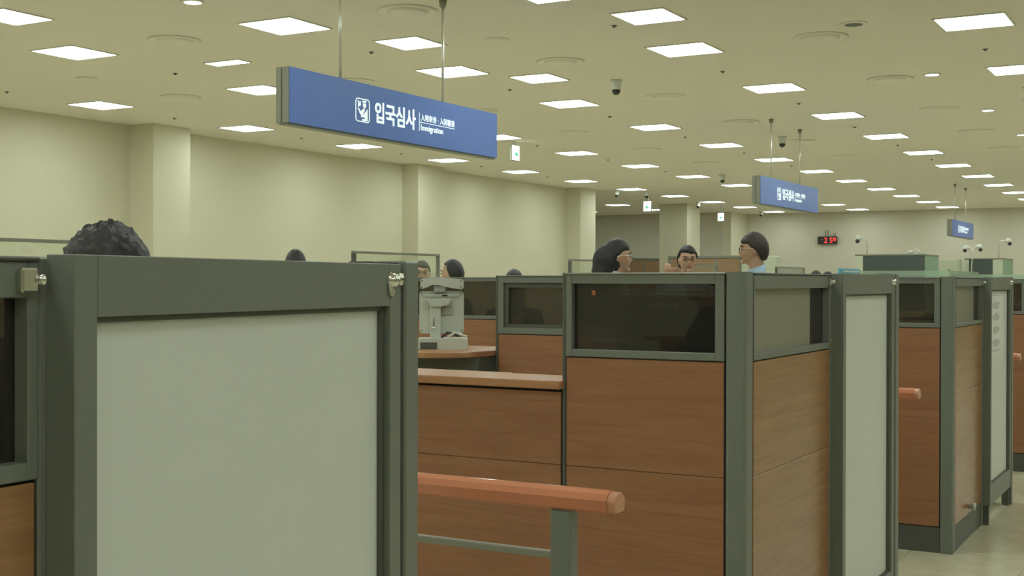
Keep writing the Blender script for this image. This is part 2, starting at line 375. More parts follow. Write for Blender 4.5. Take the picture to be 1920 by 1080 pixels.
# ------------------------------------------------------------------ hanging signs
def hanging_sign(y, label, length=2.97):
    """local frame: x = 0 is the lettered face, y runs along the sign, z = 0 is the bottom edge"""
    t = thing('hanging_sign', label, 'sign', (-5.88, y, 2.622), 0, 'hanging blue immigration signs'); H = .405
    obj('casing', bevel(box(((-.115, .0, .008), (-.012, length, H - .006))), .004), M_ALU, t)
    obj('end_cap', bevel(box(((-.12, -.012, .0), (-.075, .006, H)), ((-.062, -.012, 0), (-.006, .006, H))), .002), M_ALU, t)
    obj('face_panel', bevel(box(((-.012, 0, 0), (0, length, H))), .002), M_BLUE, t, label='blue lettered face')
    obj('back_panel', bevel(box(((-.127, 0, 0), (-.115, length, H))), .002), M_BLUE, t)
    obj('bottom_rail', bevel(box(((-.10, 0, -.014), (-.02, length, .006))), .002), M_ALU, t)
    for k in (.67, 2.13):
        bm = bmesh.new(); tube(bm, [(-.06, k, H - .01), (-.06, k, CEIL - 2.622 - .03)], .0125, 10)
        rd = obj('hanging_rod', bm, M_STEEL, t, True)
        bm = bmesh.new(); lathe(bm, [(.013, -.07), (.03, -.05), (.035, -.001)], 16, (-.06, k, CEIL - 2.622)); obj('ceiling_cup', bm, M_ALU, rd, True)
    dz = -2.622; dy = -7.1
    # pictogram: rounded square outline, officer and traveller
    bm = bmesh.new()
    oy0, oy1, oz0, oz1 = 7.886 + dy, 8.072 + dy, 2.720 + dz, 2.905 + dz
    a = rrect(oy0, oz0, oy1, oz1, .03); b = rrect(oy0 + .008, oz0 + .008, oy1 - .008, oz1 - .008, .023)
    n = len(a)
    fa = [bm.verts.new((.0025, *p)) for p in a]; fb = [bm.verts.new((.0025, *p)) for p in b]
    ga = [bm.verts.new((.0, *p)) for p in a]; gb = [bm.verts.new((.0, *p)) for p in b]
    for i in range(n):
        j = (i + 1) % n
        bm.faces.new((fa[i], fa[j], fb[j], fb[i])); bm.faces.new((fa[i], ga[i], ga[j], fa[j])); bm.faces.new((fb[i], fb[j], gb[j], gb[i]))
    obj('pictogram_border', bm, M_SIGNTXT, t)
    bm = bmesh.new(); c = oy0; e = oz0; u = .186
    def pg(pts): poly(bm, [(c + p[0] * u, e + p[1] * u) for p in pts], 'x', .0, .0025)
    pg([(.14, .88), (.24, .88), (.22, .78), (.27, .78), (.25, .66), (.20, .62), (.17, .66), (.18, .76)])     # traveller: raised hand
    pg([(.30, .86), (.36, .86), (.36, .72), (.31, .64), (.28, .68)])
    pg([(.47, .90), (.74, .93), (.76, .84), (.50, .83)])                                                       # officer cap
    pg([(.52, .80), (.74, .80), (.74, .70), (.68, .62), (.58, .62), (.53, .70)])                               # officer head
    pg([(.14, .58), (.22, .58), (.36, .44), (.60, .60), (.66, .56), (.44, .20), (.38, .22), (.40, .30), (.32, .34)])   # arms and passport
    pg([(.84, .58), (.84, .08), (.46, .06), (.46, .13), (.66, .15), (.66, .21), (.46, .22)])                   # officer body
    obj('pictogram_figures', bm, M_SIGNTXT, t)
    def put(nm, s, w1, h1, org, bold=0):
        me, w0, h0 = text_mesh(s, .2, bold=bold); fit_text(me, w0, h0, w1, h1, (org[0], org[1], org[2])); obj(nm, me, M_SIGNTXT, t)
    put('hangul_lettering', '입국심사', .575, .170, (.002, 8.143 + dy, 2.735 + dz), .004)
    put('chinese_lettering', '入境审查 · 入国審査', .528, .058, (.002, 8.798 + dy, 2.824 + dz), 0)
    put('english_lettering', 'Immigration', .34, .066, (.002, 8.798 + dy, 2.728 + dz), 0)
    obj('divider_line', box(((0, 8.772 + dy, 2.735 + dz), (.0025, 8.777 + dy, 2.89 + dz)), ((0, 8.780 + dy, 2.808 + dz), (.0025, 9.327 + dy, 2.813 + dz))), M_SIGNTXT, t)
    return t
s1 = hanging_sign(7.1, 'large blue hanging immigration sign, nearest to the camera')
dup(s1, (-5.88, 17.66, 2.622), 'medium sized blue hanging immigration sign, second along the ceiling')
dup(s1, (-5.80, 31.95, 2.622), 'small far blue hanging immigration sign near the right edge')

# exit signs
def exit_sign(loc, rz, w, h, label, arrow):
    t = thing('exit_sign', label, 'sign', loc, rz, 'white illuminated exit signs')
    obj('casing', bevel(box(((-w / 2, -.0, -h), (w / 2, .05, 0))), .004), M_ALU, t)
    obj('face', bevel(box(((-w / 2 + .006, -.008, -h + .006), (w / 2 - .006, .0, -.006))), .002), M_EXIT, t)
    obj('mounting_bracket', box(((-w * .12, .012, 0), (w * .12, .035, CEIL - loc[2]))), M_WHITE, t)
    bm = bmesh.new(); s = w * .26 * arrow; cz = -h * .58
    poly(bm, [(-s, cz + .012), (.0, cz + .012), (-s * .2, cz + .045), (s * .25, cz + .045), (s, cz), (s * .25, cz - .045), (-s * .2, cz - .045), (0, cz - .012), (-s, cz - .012)], 'y', -.011, -.008)
    obj('green_arrow', bm, M_EXITG, t)
exit_sign((-10.8, 19.14, 3.86), math.pi / 2, .26, .27, 'white exit sign with green arrow, beside the large blue sign', 1)
exit_sign((-14.1, 32.5, 3.74), 0, .24, .29, 'white portrait exit sign under a dome camera, left of the second blue sign', -1)
exit_sign((-14.1, 38.4, 3.70), 0, .22, .27, 'farthest white exit sign above the short haired officer', -1)

# ------------------------------------------------------------------ booths
XS = -1.28; HB = 1.504
def partition(t, x0, x1, y, margins=(.022, .03, .024, .03), zwin=1.228, seam=.865, kick=.14, glass_inset=0, post=True):
    """tall partition panel facing -y: kick plate, two laminate panels, glazed top, grey frame (children of t)"""
    th = .045
    obj('kick_plate', bevel(box(((x0, y + .004, .0), (x1, y + th, kick))), .002), M_GREYD, t)
    obj('wood_panel', bevel(box(((x0 + .006, y, kick + .004), (x1 - .004, y + th, seam - .0007))), .0015), M_WX, t)
    obj('wood_panel', bevel(box(((x0 + .006, y, seam + .0007), (x1 - .004, y + th, zwin - .004))), .0015), M_WX, t)
    obj('joint_backing', box(((x0 + .003, y + .0025, kick), (x1 - .001, y + th - .004, zwin))), M_GAP, t)
    wf = obj('window_frame', bevel(frame_bm((x0 + .004, y - .002, zwin), (x1 - .003, y + th, HB - .006), 1, margins), .0015), M_GREY, t)
    if glass_inset:
        g = glass_inset
        obj('window_bead', bevel(frame_bm((x0 + .004 + margins[0], y + .008, zwin + margins[2]), (x1 - .003 - margins[1], y + th - .008, HB - .006 - margins[3]), 1, (g, g, g * .7, g)), .001), M_GREYD, wf)
    obj('window_pane', box(((x0 + .004 + margins[0], y + .02, zwin + margins[2]), (x1 - .003 - margins[1], y + .026, HB - .006 - margins[3]))), M_TINT, wf)
    obj('top_cap', bevel(box(((x0, y - .006, HB - .006), (x1, y + th + .006, HB))), .002), M_ALU, t)
    obj('end_strip', bevel(box(((x0 - .010, y + .001, 0), (x0 + .003, y + th, HB))), .002), M_GREYD, t)

def booth(n, b, label, rail=True):
    t = thing('inspection_booth', label, 'booth', (XS, b, 0), 0, 'row of grey and cherry inspection booths')
    px1 = -.067
    partition(t, -.625, px1, 0)
    # corner post, rounded
    bm = bmesh.new(); poly(bm, rrect(px1, -.004, 0, .075, .014, 4), 'z', 0, HB + .002); obj('corner_post', bm, M_GREY, t)
    # side face, looking +x
    th = .045; ya, yb = .076, .945
    obj('side_kick_plate', bevel(box(((-th, ya, 0), (-.004, yb, .14))), .002), M_GREYD, t)
    obj('side_wood_panel', bevel(box(((-th, ya + .004, .144), (-.002, yb - .004, .8643))), .0015), M_WY, t)
    obj('side_wood_panel', bevel(box(((-th, ya + .004, .8657), (-.002, yb - .004, 1.224))), .0015), M_WY, t)
    obj('side_joint_backing', box(((-th + .004, ya, .14), (-.008, yb, 1.228))), M_GAP, t)
    sf = obj('side_window_frame', bevel(frame_bm((-th, ya, 1.228), (0, yb, HB - .006), 0, (.006, .016, .022, .045)), .0015), M_GREY, t)
    obj('reflection_pane', box(((-.028, ya + .006, 1.25), (-.022, ya + .68, HB - .051))), M_REFL, sf, label='pale side pane with a reflection in its colour')
    obj('dark_pane', box(((-.030, ya + .68, 1.25), (-.024, yb - .016, HB - .051))), M_TINT, sf, label='dark tinted pane')
    obj('pane_divider', box(((-.034, ya + .76, 1.25), (-.030, ya + .768, HB - .051))), M_GREYD, sf)
    obj('side_top_cap', bevel(box(((-th - .005, ya, HB - .006), (.005, yb, HB))), .002), M_GREYD, t)
    obj('end_post', bevel(box(((-.06, yb, 0), (0, yb + .0145, HB))), .003), M_GREY, t)
    lt = obj('latch', bevel(box(((-.002, yb - .034, HB - .045), (.012, yb - .008, HB - .014))), .003), M_CHROME, t)
    bm = bmesh.new(); blob(bm, (.014, yb - .006, HB - .029), (.008, .006, .008), 10, 6); obj('latch_pin', bm, M_CHROME, lt, True)
    ds = bmesh.new(); lathe(ds, [(.012, 0), (.012, .02), (.02, .024), (.02, .036)], 14, (.0, .50, .185), 'x'); obj('door_stop', ds, M_DEV, t, True)
    # front counter to the left of the tall panel
    cx0 = -1.80
    obj('counter_kick_plate', bevel(box(((cx0, .006, 0), (-.636, .045, .14))), .002), M_GREYD, t)
    obj('counter_wood_panel', bevel(box(((cx0, 0, .144), (-.64, .04, .8643))), .0015), M_WX, t)
    obj('counter_wood_panel', bevel(box(((cx0, 0, .8657), (-.64, .04, 1.108))), .0015), M_WX, t)
    obj('counter_joint_backing', box(((cx0, .008, .14), (-.637, .036, 1.118))), M_GAP, t)
    bm = bmesh.new()
    poly(bm, [(cx0, -.03), (-.628, -.03), (-.628, .22), (-.95, .22), (-.97, .25), (cx0 + .15, .27), (cx0, .27)], 'z', 1.118, 1.145)
    obj('counter_top', bevel(bm, .003, 2), M_WTOP, t)
    # rear screen of the booth
    if n: obj("rear_panel", bevel(box(((-.90, 1.80, 0), (-.06, 1.84, 1.15))), .003), M_GREY, t)
    # things behind the dark glass: shelf and the back of a monitor
    obj('inner_shelf', box(((-.58, .08, 1.268), (-.09, .16, 1.276))), M_ALU, t); obj('inner_rail', box(((-.56, .06, 1.440), (-.12, .10, 1.443))), M_ALU, t)
    return t
BO = [.12, 3.71, 7.09, 10.47, 13.85]
booths = [booth(0, BO[0], 'nearest inspection booth at the left edge behind the big white gate'),
          booth(1, BO[1], 'large grey and cherry inspection booth in the centre of the picture'),
          booth(2, BO[2], 'grey and cherry inspection booth at right standing on the stone floor'),
          booth(3, BO[3], 'inspection booth cut off by the right edge of the picture')]

# monitor behind the tinted glass of the central booth
t = thing('desktop_monitor', 'dark monitor seen from behind through the tinted glass of the central booth', 'monitor', (-1.62, 3.92, 0))
obj('housing', bevel(box(((-.20, 0, 1.235), (.20, .03, 1.43))), .006), M_DARK, t)
obj('stand', bevel(box(((-.04, .012, 1.16), (.04, .04, 1.25)), ((-.1, -.04, 1.147), (.1, .1, 1.16))), .003), M_DARK, t)
obj('stand_column', bevel(box(((-.03, .0, 0.0), (.03, .06, 1.147))), .003), M_DARK, t)
me, w0, h0 = text_mesh('LUCOMS', .05); fit_text(me, w0, h0, .115, .018, (-.075, -.001, 1.385), '-y'); obj('logo', me, M_LOGO, t)
o = tag(obj('orange_tag', bevel(box(((-1.815, 3.727, 1.430), (-1.801, 3.7295, 1.446))), .0006), M_ORANGE), 'tiny orange tag on the dark glass of the central booth', 'tag')

# gates
def gate(loc, rz, L, label, knob=True):
    """leaf with white panel, jamb and lock; local y along the gate, +x the outer face"""
    t = thing('swing_gate', label, 'gate', loc, rz, 'grey framed white panel gates'); H = 1.507
    jl = L - .058; sl = .042; sr = jl - .011 - .044
    fr = obj('leaf_frame', bevel(box(((-.045, 0, .12), (0, sl, H)), ((-.045, sr, .12), (0, jl - .011, H)), ((-.045, sl, 1.428), (0, sr, H)), ((-.045, sl, .12), (0, sr, .24))), .0012), M_GREY, t)
    obj('inner_bead', bevel(frame_bm((-.032, sl, .24), (-.012, sr, 1.428), 0, (.008, .014, .008, .008)), .001), M_GREYD, fr)
    obj('white_panel', box(((-.030, sl + .006, .246), (-.020, sr - .010, 1.424))), M_WHITE, t, label='blank white translucent panel')
    jb = obj('jamb_post', bevel(box(((-.06, jl, 0), (.004, L, H + .006))), .004), M_GREY, t)
    obj('jamb_groove', box(((-.04, jl - .012, .1), (-.006, jl + .002, H - .01))), M_GAP, jb)
    obj('jamb_cap', bevel(box(((-.062, jl - .10, H + .0005), (-.012, jl, H + .004))), .001), M_GREYD, jb)
    obj('foot', box(((-.045, .005, 0), (-.01, .04, .12))), M_GREYD, t); obj('foot', box(((-.045, sr, 0), (-.01, sr + .04, .12))), M_GREYD, t)
    lk = bmesh.new(); lathe(lk, [(.0165, 0), (.0165, .002), (.0135, .004), (.013, .009), (.0105, .013), (.006, .0155), (.001, .016)], 24, (.0, sr + .005, 1.476), 'x')
    k = obj('lock_knob', lk, M_CHROME, t, True)
    bm = bmesh.new(); poly(bm, [(sr - .014 + .0, 1.470), (sr + .012, 1.458), (sr + .004, 1.445), (sr - .008, 1.449)], 'x', .0, .006); obj('latch_tongue', bevel(bm, .001), M_CHROME, k)
    lk = bmesh.new(); lathe(lk, [(.0125, 0), (.0125, .004), (.011, .007), (.003, .008)], 24, (.0, sr + .036, 1.478), 'x')
    c = obj('key_cylinder', lk, M_CHROME, t, True)
    obj('key_slot', box(((.0075, sr + .0325, 1.4768), (.0088, sr + .0405, 1.4792))), M_GAP, c)
    return t
gate((-1.2345, 1.0812, 0), .135, .955, 'big swing gate with blank white panel filling the left foreground')
gate((-1.235, BO[1] + .96, 0), 0, .90, 'narrow looking white panel gate right of the central booth')
g2 = gate((-1.235, BO[2] + .96, 0), 0, .90, 'white panel gate with a printed notice, near the right edge')
gate((-1.235, BO[3] + .96, 0), 0, .90, 'farthest white panel gate past the right edge')
# notice on gate of booth 2
t = thing('paper_notice', 'printed paper notice with round hand pictures on the right gate', 'notice', (-1.235 - .0195, BO[2] + .96, 0))
obj('sheet', box(((0, .10, 1.02), (.0012, .62, 1.40))), M_PAPER, t)
for z in (1.395, 1.345, 1.27, 1.19, 1.11, 1.05):
    bm = bmesh.new()
    if z > 1.38 or z < 1.06:
        bx(bm, (.0012, .16, z - .004), (.0022, .45, z + .003))
    else:
        rnd = random.Random(int(z * 100)); n = 22
        poly(bm, [(.32 + .13 * math.cos(2 * math.pi * i / n) * (1 + .18 * rnd.uniform(-1, 1)), z - .012 + .024 * math.sin(2 * math.pi * i / n) * (1 + .2 * rnd.uniform(-1, 1))) for i in range(n)], 'x', .0012, .0022)
    obj('printed_mark', bm, M_PRINT, t)
# handrails in front of each counter
for n, b in enumerate(BO[1:4]):
    lab = ['salmon coloured handrail on a grey post in front of the central counter', 'short looking salmon handrail end at the right booth', 'distant salmon handrail end at the right edge'][n]
    t = thing('handrail', lab, 'handrail', (-1.255, b - .975, 0), 0, 'salmon handrails in front of the booths')
    bm = bmesh.new(); poly(bm, [(-.03, .927), (-.022, .920), (.022, .920), (.03, .927), (.032, .952), (.022, .967), (.006, .974), (-.006, .974), (-.022, .967), (-.032, .952)], 'x', -2.2, -.022)
    obj('rail', bm, M_RAIL, t)
    bm = bmesh.new(); poly(bm, [(-.028, .929), (-.021, .922), (.021, .922), (.028, .929), (.030, .952), (.021, .965), (.006, .972), (-.006, .972), (-.021, .965), (-.030, .952)], 'x', -.024, 0)
    obj('end_cap', bevel(bm, .003), mat('end_cap_plastic', S((196, 140, 108)), .25), t)
    for px in (-.150, -1.9):
        p = obj('post', bevel(box(((px - .028, -.022, 0), (px + .028, .022, .921))), .004), M_GREY, t)
        obj('base_plate', bevel(box(((px - .06, -.05, 0), (px + .06, .05, .012))), .003), M_ALU, p)
    obj('lower_bar', bevel(box(((-1.88, -.012, .795), (-.176, .012, .812))), .003), M_ALU, t)

# second counter line: staggered partition, worktop and its device
t = thing('staggered_partition', 'low partition with dark window directly left of the central booth', 'partition', (0, 0, 0), 0, 'grey partitions of the rear counters')
partition(t, -3.005, -2.36, 5.15, (.03, .03, .03, .03), glass_inset=.022)
t = thing('staggered_partition', 'farther partition with dark window behind the grey document device', 'partition', (0, 0, 0), 0, 'grey partitions of the rear counters')
partition(t, -4.85, -3.95, 7.09, (.022, .022, .022, .022))
t = thing('service_counter', 'rounded wooden worktop on a dark base carrying the document device', 'counter', (0, 0, 0))
bm = bmesh.new(); pts = [(-4.0, 5.50), (-4.0, 4.80), (-3.35, 4.80), (-3.2, 4.82), (-3.1, 4.87), (-3.04, 4.96), (-3.022, 5.08), (-3.022, 5.50)]
poly(bm, pts, 'z', 1.122, 1.147); obj('worktop', bevel(bm, .003), M_WTOP, t)
obj('base_panel', bevel(box(((-3.95, 5.02, 0), (-3.03, 5.06, 1.122))), .003), M_GREYD, t)
for x in (-3.07, -3.95): obj('side_panel', bevel(box(((x, 5.06, 0), (x + .04, 5.45, 1.122))), .003), M_GREYD, t)

# the device on it: monitor seen from behind on a scanner base, camera bar on top
t = thing('document_terminal', 'pale grey passenger terminal seen from behind, camera bar on top', 'terminal', (-3.325, 5.16, 1.147), YAW + .05); t.scale = (.97, .97, .94)
bs = bmesh.new(); poly(bs, rrect(-.120, 0, .132, .055, .012), 'y', -.075, .10); obj('base', bevel(bs, .004), M_DEV, t)
obj('base_recess', bevel(box(((-.105, -.078, .002), (-.022, -.074, .036))), .001), M_GREYD, t)
bm = bmesh.new(); poly(bm, rrect(-.112, .078, .112, .298, .016), 'y', .012, .045); sc_ = obj('screen_housing', bevel(bm, .004, 2), M_DEV, t)
bm = bmesh.new(); poly(bm, [(-.10, .285), (.10, .285), (.085, .268), (-.085, .268)], 'y', .004, .014); obj('upper_ridge', bevel(bm, .002), M_DEV, sc_)
bm = bmesh.new(); poly(bm, [(-.080, .258), (.052, .258), (.036, .226), (-.006, .216), (-.05, .216), (-.062, .226)], 'y', -.036, .014); obj('neck_hood', bevel(bm, .004, 2), M_DEV, sc_)
obj('vent_block', bevel(box(((-.002, .004, .175), (.060, .013, .222))), .002), M_DEVD, sc_)
obj('stand_neck', bevel(box(((-.058, -.024, .05), (-.004, .012, .232))), .004), M_DEV, t)
obj('cable_slot', box(((-.040, -.0255, .118), (-.036, -.0238, .158))), M_DARK, t)
bm = bmesh.new(); blob(bm, (-.042, -.028, .108), (.011, .006, .006), 12, 8); obj('cable_clip', bm, M_CHROME, t, True)
obj('rating_label', box(((.002, .0032, .272), (.030, .0045, .279))), M_DARK, sc_)
bm = bmesh.new()
poly(bm, [(-.108, .318), (-.105, .362), (-.062, .364), (-.05, .372), (-.008, .372), (.004, .366), (.105, .360), (.112, .350), (.110, .312), (.10, .306), (.04, .316), (-.01, .332), (-.05, .334), (-.075, .314), (-.102, .308)], 'y', -.022, .035)
cb = obj('camera_bar', bevel(bm, .004, 2), M_DEV, t)
obj('hinge_block', bevel(box(((-.04, -.012, .292), (.018, .03, .325))), .003), M_DEVD, cb)
for x, z in ((-.098, .352), (-.100, .318), (.098, .350), (.096, .320)):
    bm = bmesh.new(); lathe(bm, [(.0035, -.0235), (.0035, -.021)], 10, (x, 0, z), 'y'); obj('screw', bm, M_DARK, cb)
for x, z in ((-.10, .288), (.095, .288), (-.10, .094), (.10, .094)):
    bm = bmesh.new(); lathe(bm, [(.0035, .0105), (.0035, .013)], 10, (x, 0, z), 'y'); obj('screw', bm, M_DARK, sc_)
for k, (a, b) in enumerate((((.0, -.02, .058), (.06, .02, .075)), ((.03, -.05, .06), (.10, -.01, .072)))):
    bm = bmesh.new(); tube(bm, [a, ((a[0] + b[0]) / 2, a[1], .085), b, (b[0] + .03, b[1], .062)], .006, 8); obj('cable', bm, M_STEEL if k else M_DARK, t, True)

# glass upstands on booths 2 and 3
for n, (b, l) in enumerate(((BO[2], 'low green edged glass strip standing on the right booth'), (BO[3], 'low green edged glass strip on the far right booth'))):
    t = thing('glass_upstand', l, 'glass strip', (XS, b, HB + .0025), 0, 'low glass strips on booth tops')
    obj('front_glass', bevel(box(((-.62, .01, 0), (-.03, .018, .032))), .001), M_GREEN, t)
    obj('side_glass', bevel(box(((-.026, .0, 0), (-.018, .90, .032))), .001), M_GREEN, t)
    obj('end_block', bevel(box(((-.625, .002, 0), (-.60, .026, .040))), .001), M_GREEN, t)
# blue card on top of the gate next to the central booth
t = thing('card_stand', 'small pale blue card stand on top of the gate by the central booth', 'card stand', (-1.258, BO[1] + .98, 1.507))
obj('card', bevel(box(((-.004, 0, 0), (.004, .30, .020))), .001), M_CYAN, t); obj('white_stripe', box(((.004, .05, .005), (.0048, .28, .012))), M_PAPER, t)

# ------------------------------------------------------------------ glass screens beyond the booths
for n, (y0, y1, l) in enumerate(((4.2, 6.35, 'framed glass screen at the left edge behind the tousled hair'), (9.35, 10.8, 'framed glass screen above the big white gate'),
                                (13.75, 15.2, 'framed glass screen left of the long haired officer'), (17.7, 18.9, 'framed glass screen right of the pointing man'), (21.9, 23.6, 'farthest framed glass screen right of the short haired officer'))):
    t = thing('glass_screen', l, 'glass screen', (-7.0, y0, 0), 0, 'framed glass screens of the left counters'); L = y1 - y0; H = 1.757
    obj('top_rail', bevel(box(((-.02, 0, H - .024), (.02, L, H))), .003), M_ALU, t)
    obj('post', bevel(box(((-.02, 0, 0), (.02, .03, H - .024))), .003), M_GREYD, t)
    obj('post', bevel(box(((-.02, L - .02, 0), (.02, L, H - .024))), .003), M_ALU, t)
    obj('pane', box(((-.004, .03, 1.1), (.004, L - .02, H - .024))), M_CLEAR, t)
    obj('counter_front', bevel(box(((-.02, .03, 0), (.02, L - .02, 1.1))), .003), M_GREY, t)

# ------------------------------------------------------------------ far equipment at right
def cabin(loc, x0, x1, wl, wr, dp, h, label):
    t = thing('inspection_cabin', label, 'cabin', loc, 0, 'tall slate fronted cabins at the far right')
    obj('body', bevel(box(((x0, .02, 0), (x1, dp, h - .03))), .006), M_BOXG, t)
    obj('dark_front_panel', bevel(box(((x0 + wl, 0, .9), (x1 - wr, .03, h - .045))), .004), M_BOXD, t)
    obj('pale_edge_panel', bevel(box(((x0, .0, 0), (x0 + wl, .03, h - .03))), .004), M_BOXW, t)
    if wr: obj('pale_edge_panel', bevel(box(((x1 - wr, .0, 0), (x1, .03, h - .03))), .004), M_BOXW, t)
    obj('lower_panel', bevel(box(((x0 + wl, 0, 0), (x1 - wr, .03, .9))), .004), M_BOXW, t)
    obj('top_cap', bevel(box(((x0 - .01, -.01, h - .03), (x1 + .01, dp + .01, h))), .004), M_ALU, t)
    return t
cabin((0, 26, 0), -6.63, -5.25, .15, 0, 1.4, 2.05, 'wide slate fronted cabin at the far right below the hanging sign')
cabin((0, 31, 0), -5.35, -4.50, .10, .22, 1.6, 2.05, 'second slate fronted cabin at the far right, smaller looking')
t = thing('locker', 'pale cream locker standing between the two slate cabins', 'locker', (-5.63, 30.6, 0))
obj('body', bevel(box(((-.22, 0, 0), (.22, .45, 2.02))), .006), M_BOXW, t); obj('door', bevel(box(((-.2, -.015, .08), (.2, 0, 1.98))), .003), M_BOXW, t)
obj('handle', bevel(box(((-.02, -.03, 1.76), (.03, -.015, 1.78))), .002), M_DARK, t)
def pole_camera(loc, reach, rise, label):
    t = thing('pole_camera', label, 'security camera', loc, YAW * .5, 'gooseneck cameras at the far right'); s = 1 if reach > 0 else -1
    bm = bmesh.new(); a = abs(reach)
    tube(bm, [(0, 0, 0), (0, 0, rise * .8), (s * .02, 0, rise * .93), (s * .06, 0, rise), (s * a * .7, 0, rise), (s * a, 0, rise - .01)], .014, 8); obj('gooseneck', bm, M_STEEL, t, True)
    bm = bmesh.new(); blob(bm, (s * (a + .03), 0, rise + .0), (.075, .06, .06), 14, 10); obj('housing', bm, M_WHITE, t, True)
    bm = bmesh.new(); blob(bm, (s * (a + .06), -.02, rise - .065), (.045, .045, .045), 12, 8); obj('lens', bm, M_DARK, t, True)
pole_camera((-6.42, 26.1, 2.05), -.13, .34, 'gooseneck camera on the left end of the wide slate cabin')
pole_camera((-5.22, 31.3, 2.05), -.11, .25, 'gooseneck camera facing left between the slate cabins')
pole_camera((-5.12, 30.6, 0), .13, 2.30, 'gooseneck camera facing right between the slate cabins')
pole_camera((-4.62, 31.2, 2.05), .18, .40, 'gooseneck camera at the far right above the second cabin')
bm = bmesh.new(); tube(bm, [(0, 0, 0), (.01, 0, .07), (.08, 0, .11), (.15, 0, .06), (.17, 0, 0)], .012, 8)
t = thing('desk_lamp', 'small bent neck lamp on top of the wide slate cabin', 'lamp', (-5.55, 26.2, 2.05)); obj('bent_neck', bm, M_STEEL, t, True)
bm = bmesh.new(); blob(bm, (-.02, 0, .04), (.06, .05, .04), 12, 8); obj('shade', bm, M_WHITE, t, True)
# brown partitions far back
for n, (x0, x1, y, l) in enumerate(((-18.3, -16.15, 38.6, 'brown cabinet row with grey posts left of the far pilaster'), (-14.3, -12.1, 34.6, 'brown cabinet row with pale rail right of the pointing man'))):
    t = thing('office_partition', l, 'partition', (0, y, 0), 0, 'brown partitions at the back of the hall'); h = 2.27 if n == 0 else 2.24
    k = 3; wv = (x1 - x0) / k
    for i in range(k):
        obj('brown_panel', bevel(box(((x0 + i * wv + .04, 0, .1), (x0 + (i + 1) * wv - .04, .05, h - .08))), .004), M_CAB, t)
    for i in range(k + 1):
        obj('grey_post', bevel(box(((x0 + i * wv - .04, -.01, 0), (x0 + i * wv + .04, .06, h - .08))), .004), M_ALU, t)
    obj('top_rail', bevel(box(((x0 - .04, -.02, h - .08), (x1 + .04, .07, h))), .01), M_ALU, t)
t = thing('filing_cabinet', 'pale grey tall cabinet beside the short haired officer', 'cabinet', (-11.55, 34.5, 0))
obj('body', bevel(box(((-.5, 0, 0), (.5, .5, 2.22))), .02), M_BOXW, t); obj('door', bevel(box(((-.48, -.02, .1), (-.02, 0, 2.15))), .005), M_BOXW, t); obj('door', bevel(box(((.02, -.02, .1), (.48, 0, 2.15))), .005), M_BOXW, t)
# led clock on the back wall
t = thing('digital_clock', 'black digital clock with red digits 2 59 on the back wall', 'clock', (-12.1, 43.66, 2.94))
obj('case', bevel(box(((-.34, -.07, -.135), (.34, .0, .135))), .008), M_DARK, t)
me, w0, h0 = text_mesh('2 59', .2, bold=.002); fit_text(me, w0, h0, .42, .19, (-.11, -.072, -.095), '-y'); obj('red_digits', me, M_RED, t)
bm = bmesh.new(); blob(bm, (-.2, -.072, .03), (.012, .006, .012), 8, 6); obj('indicator', bm, M_RED, t)
for x in (-.06, .02, .27):
    bm = bmesh.new(); tube(bm, [(x, -.03, .13), (x, -.03, .36 if x < .2 else .26)], .01, 8); obj('cable', bm, M_DARK, t)
obj('wall_bracket', bevel(box(((-.1, -.03, .13), (.08, 0, .2))), .004), M_BOXW, t)

# ------------------------------------------------------------------ people
def head_bm(bm, c, s=1.0):
    """skull, jaw, nose, ears, brow, lips around centre c; forward is +y"""
    vs = blob(bm, (0, 0, 0), (.074, .094, .116), 32, 24)
    for v in vs:
        x, y, z = v.co
        if z < .0:
            k = min(1, -z / .116)
            v.co.x *= 1 - .38 * k ** 1.5
            if y < 0: v.co.y *= 1 - .55 * k
            else: v.co.y = y * (1 - .12 * k) + .022 * k
        if y > .05 and z > -.02: v.co.y -= (y - .05) * .18
    n0 = len(vs)
    extra = []
    extra += blob(bm, (0, .092, -.022), (.011, .020, .016), 10, 8)      # nose tip
    extra += blob(bm, (0, .088, .004), (.008, .010, .026), 10, 8)       # bridge
    extra += blob(bm, (0, .083, .028), (.046, .012, .010), 12, 8)       # brow
    extra += blob(bm, (0, .086, -.060), (.024, .011, .009), 12, 8)      # lips
    extra += blob(bm, (0, .080, -.096), (.022, .016, .014), 12, 8)      # chin
    for sx in (-1, 1):
        extra += blob(bm, (sx * .074, -.008, -.008), (.009, .020, .032), 10, 8)   # ear
        extra += blob(bm, (sx * .04, .062, -.025), (.022, .016, .018), 10, 8)     # cheek
    for v in list(vs) + extra: v.co = Vector(v.co) * s + Vector(c)
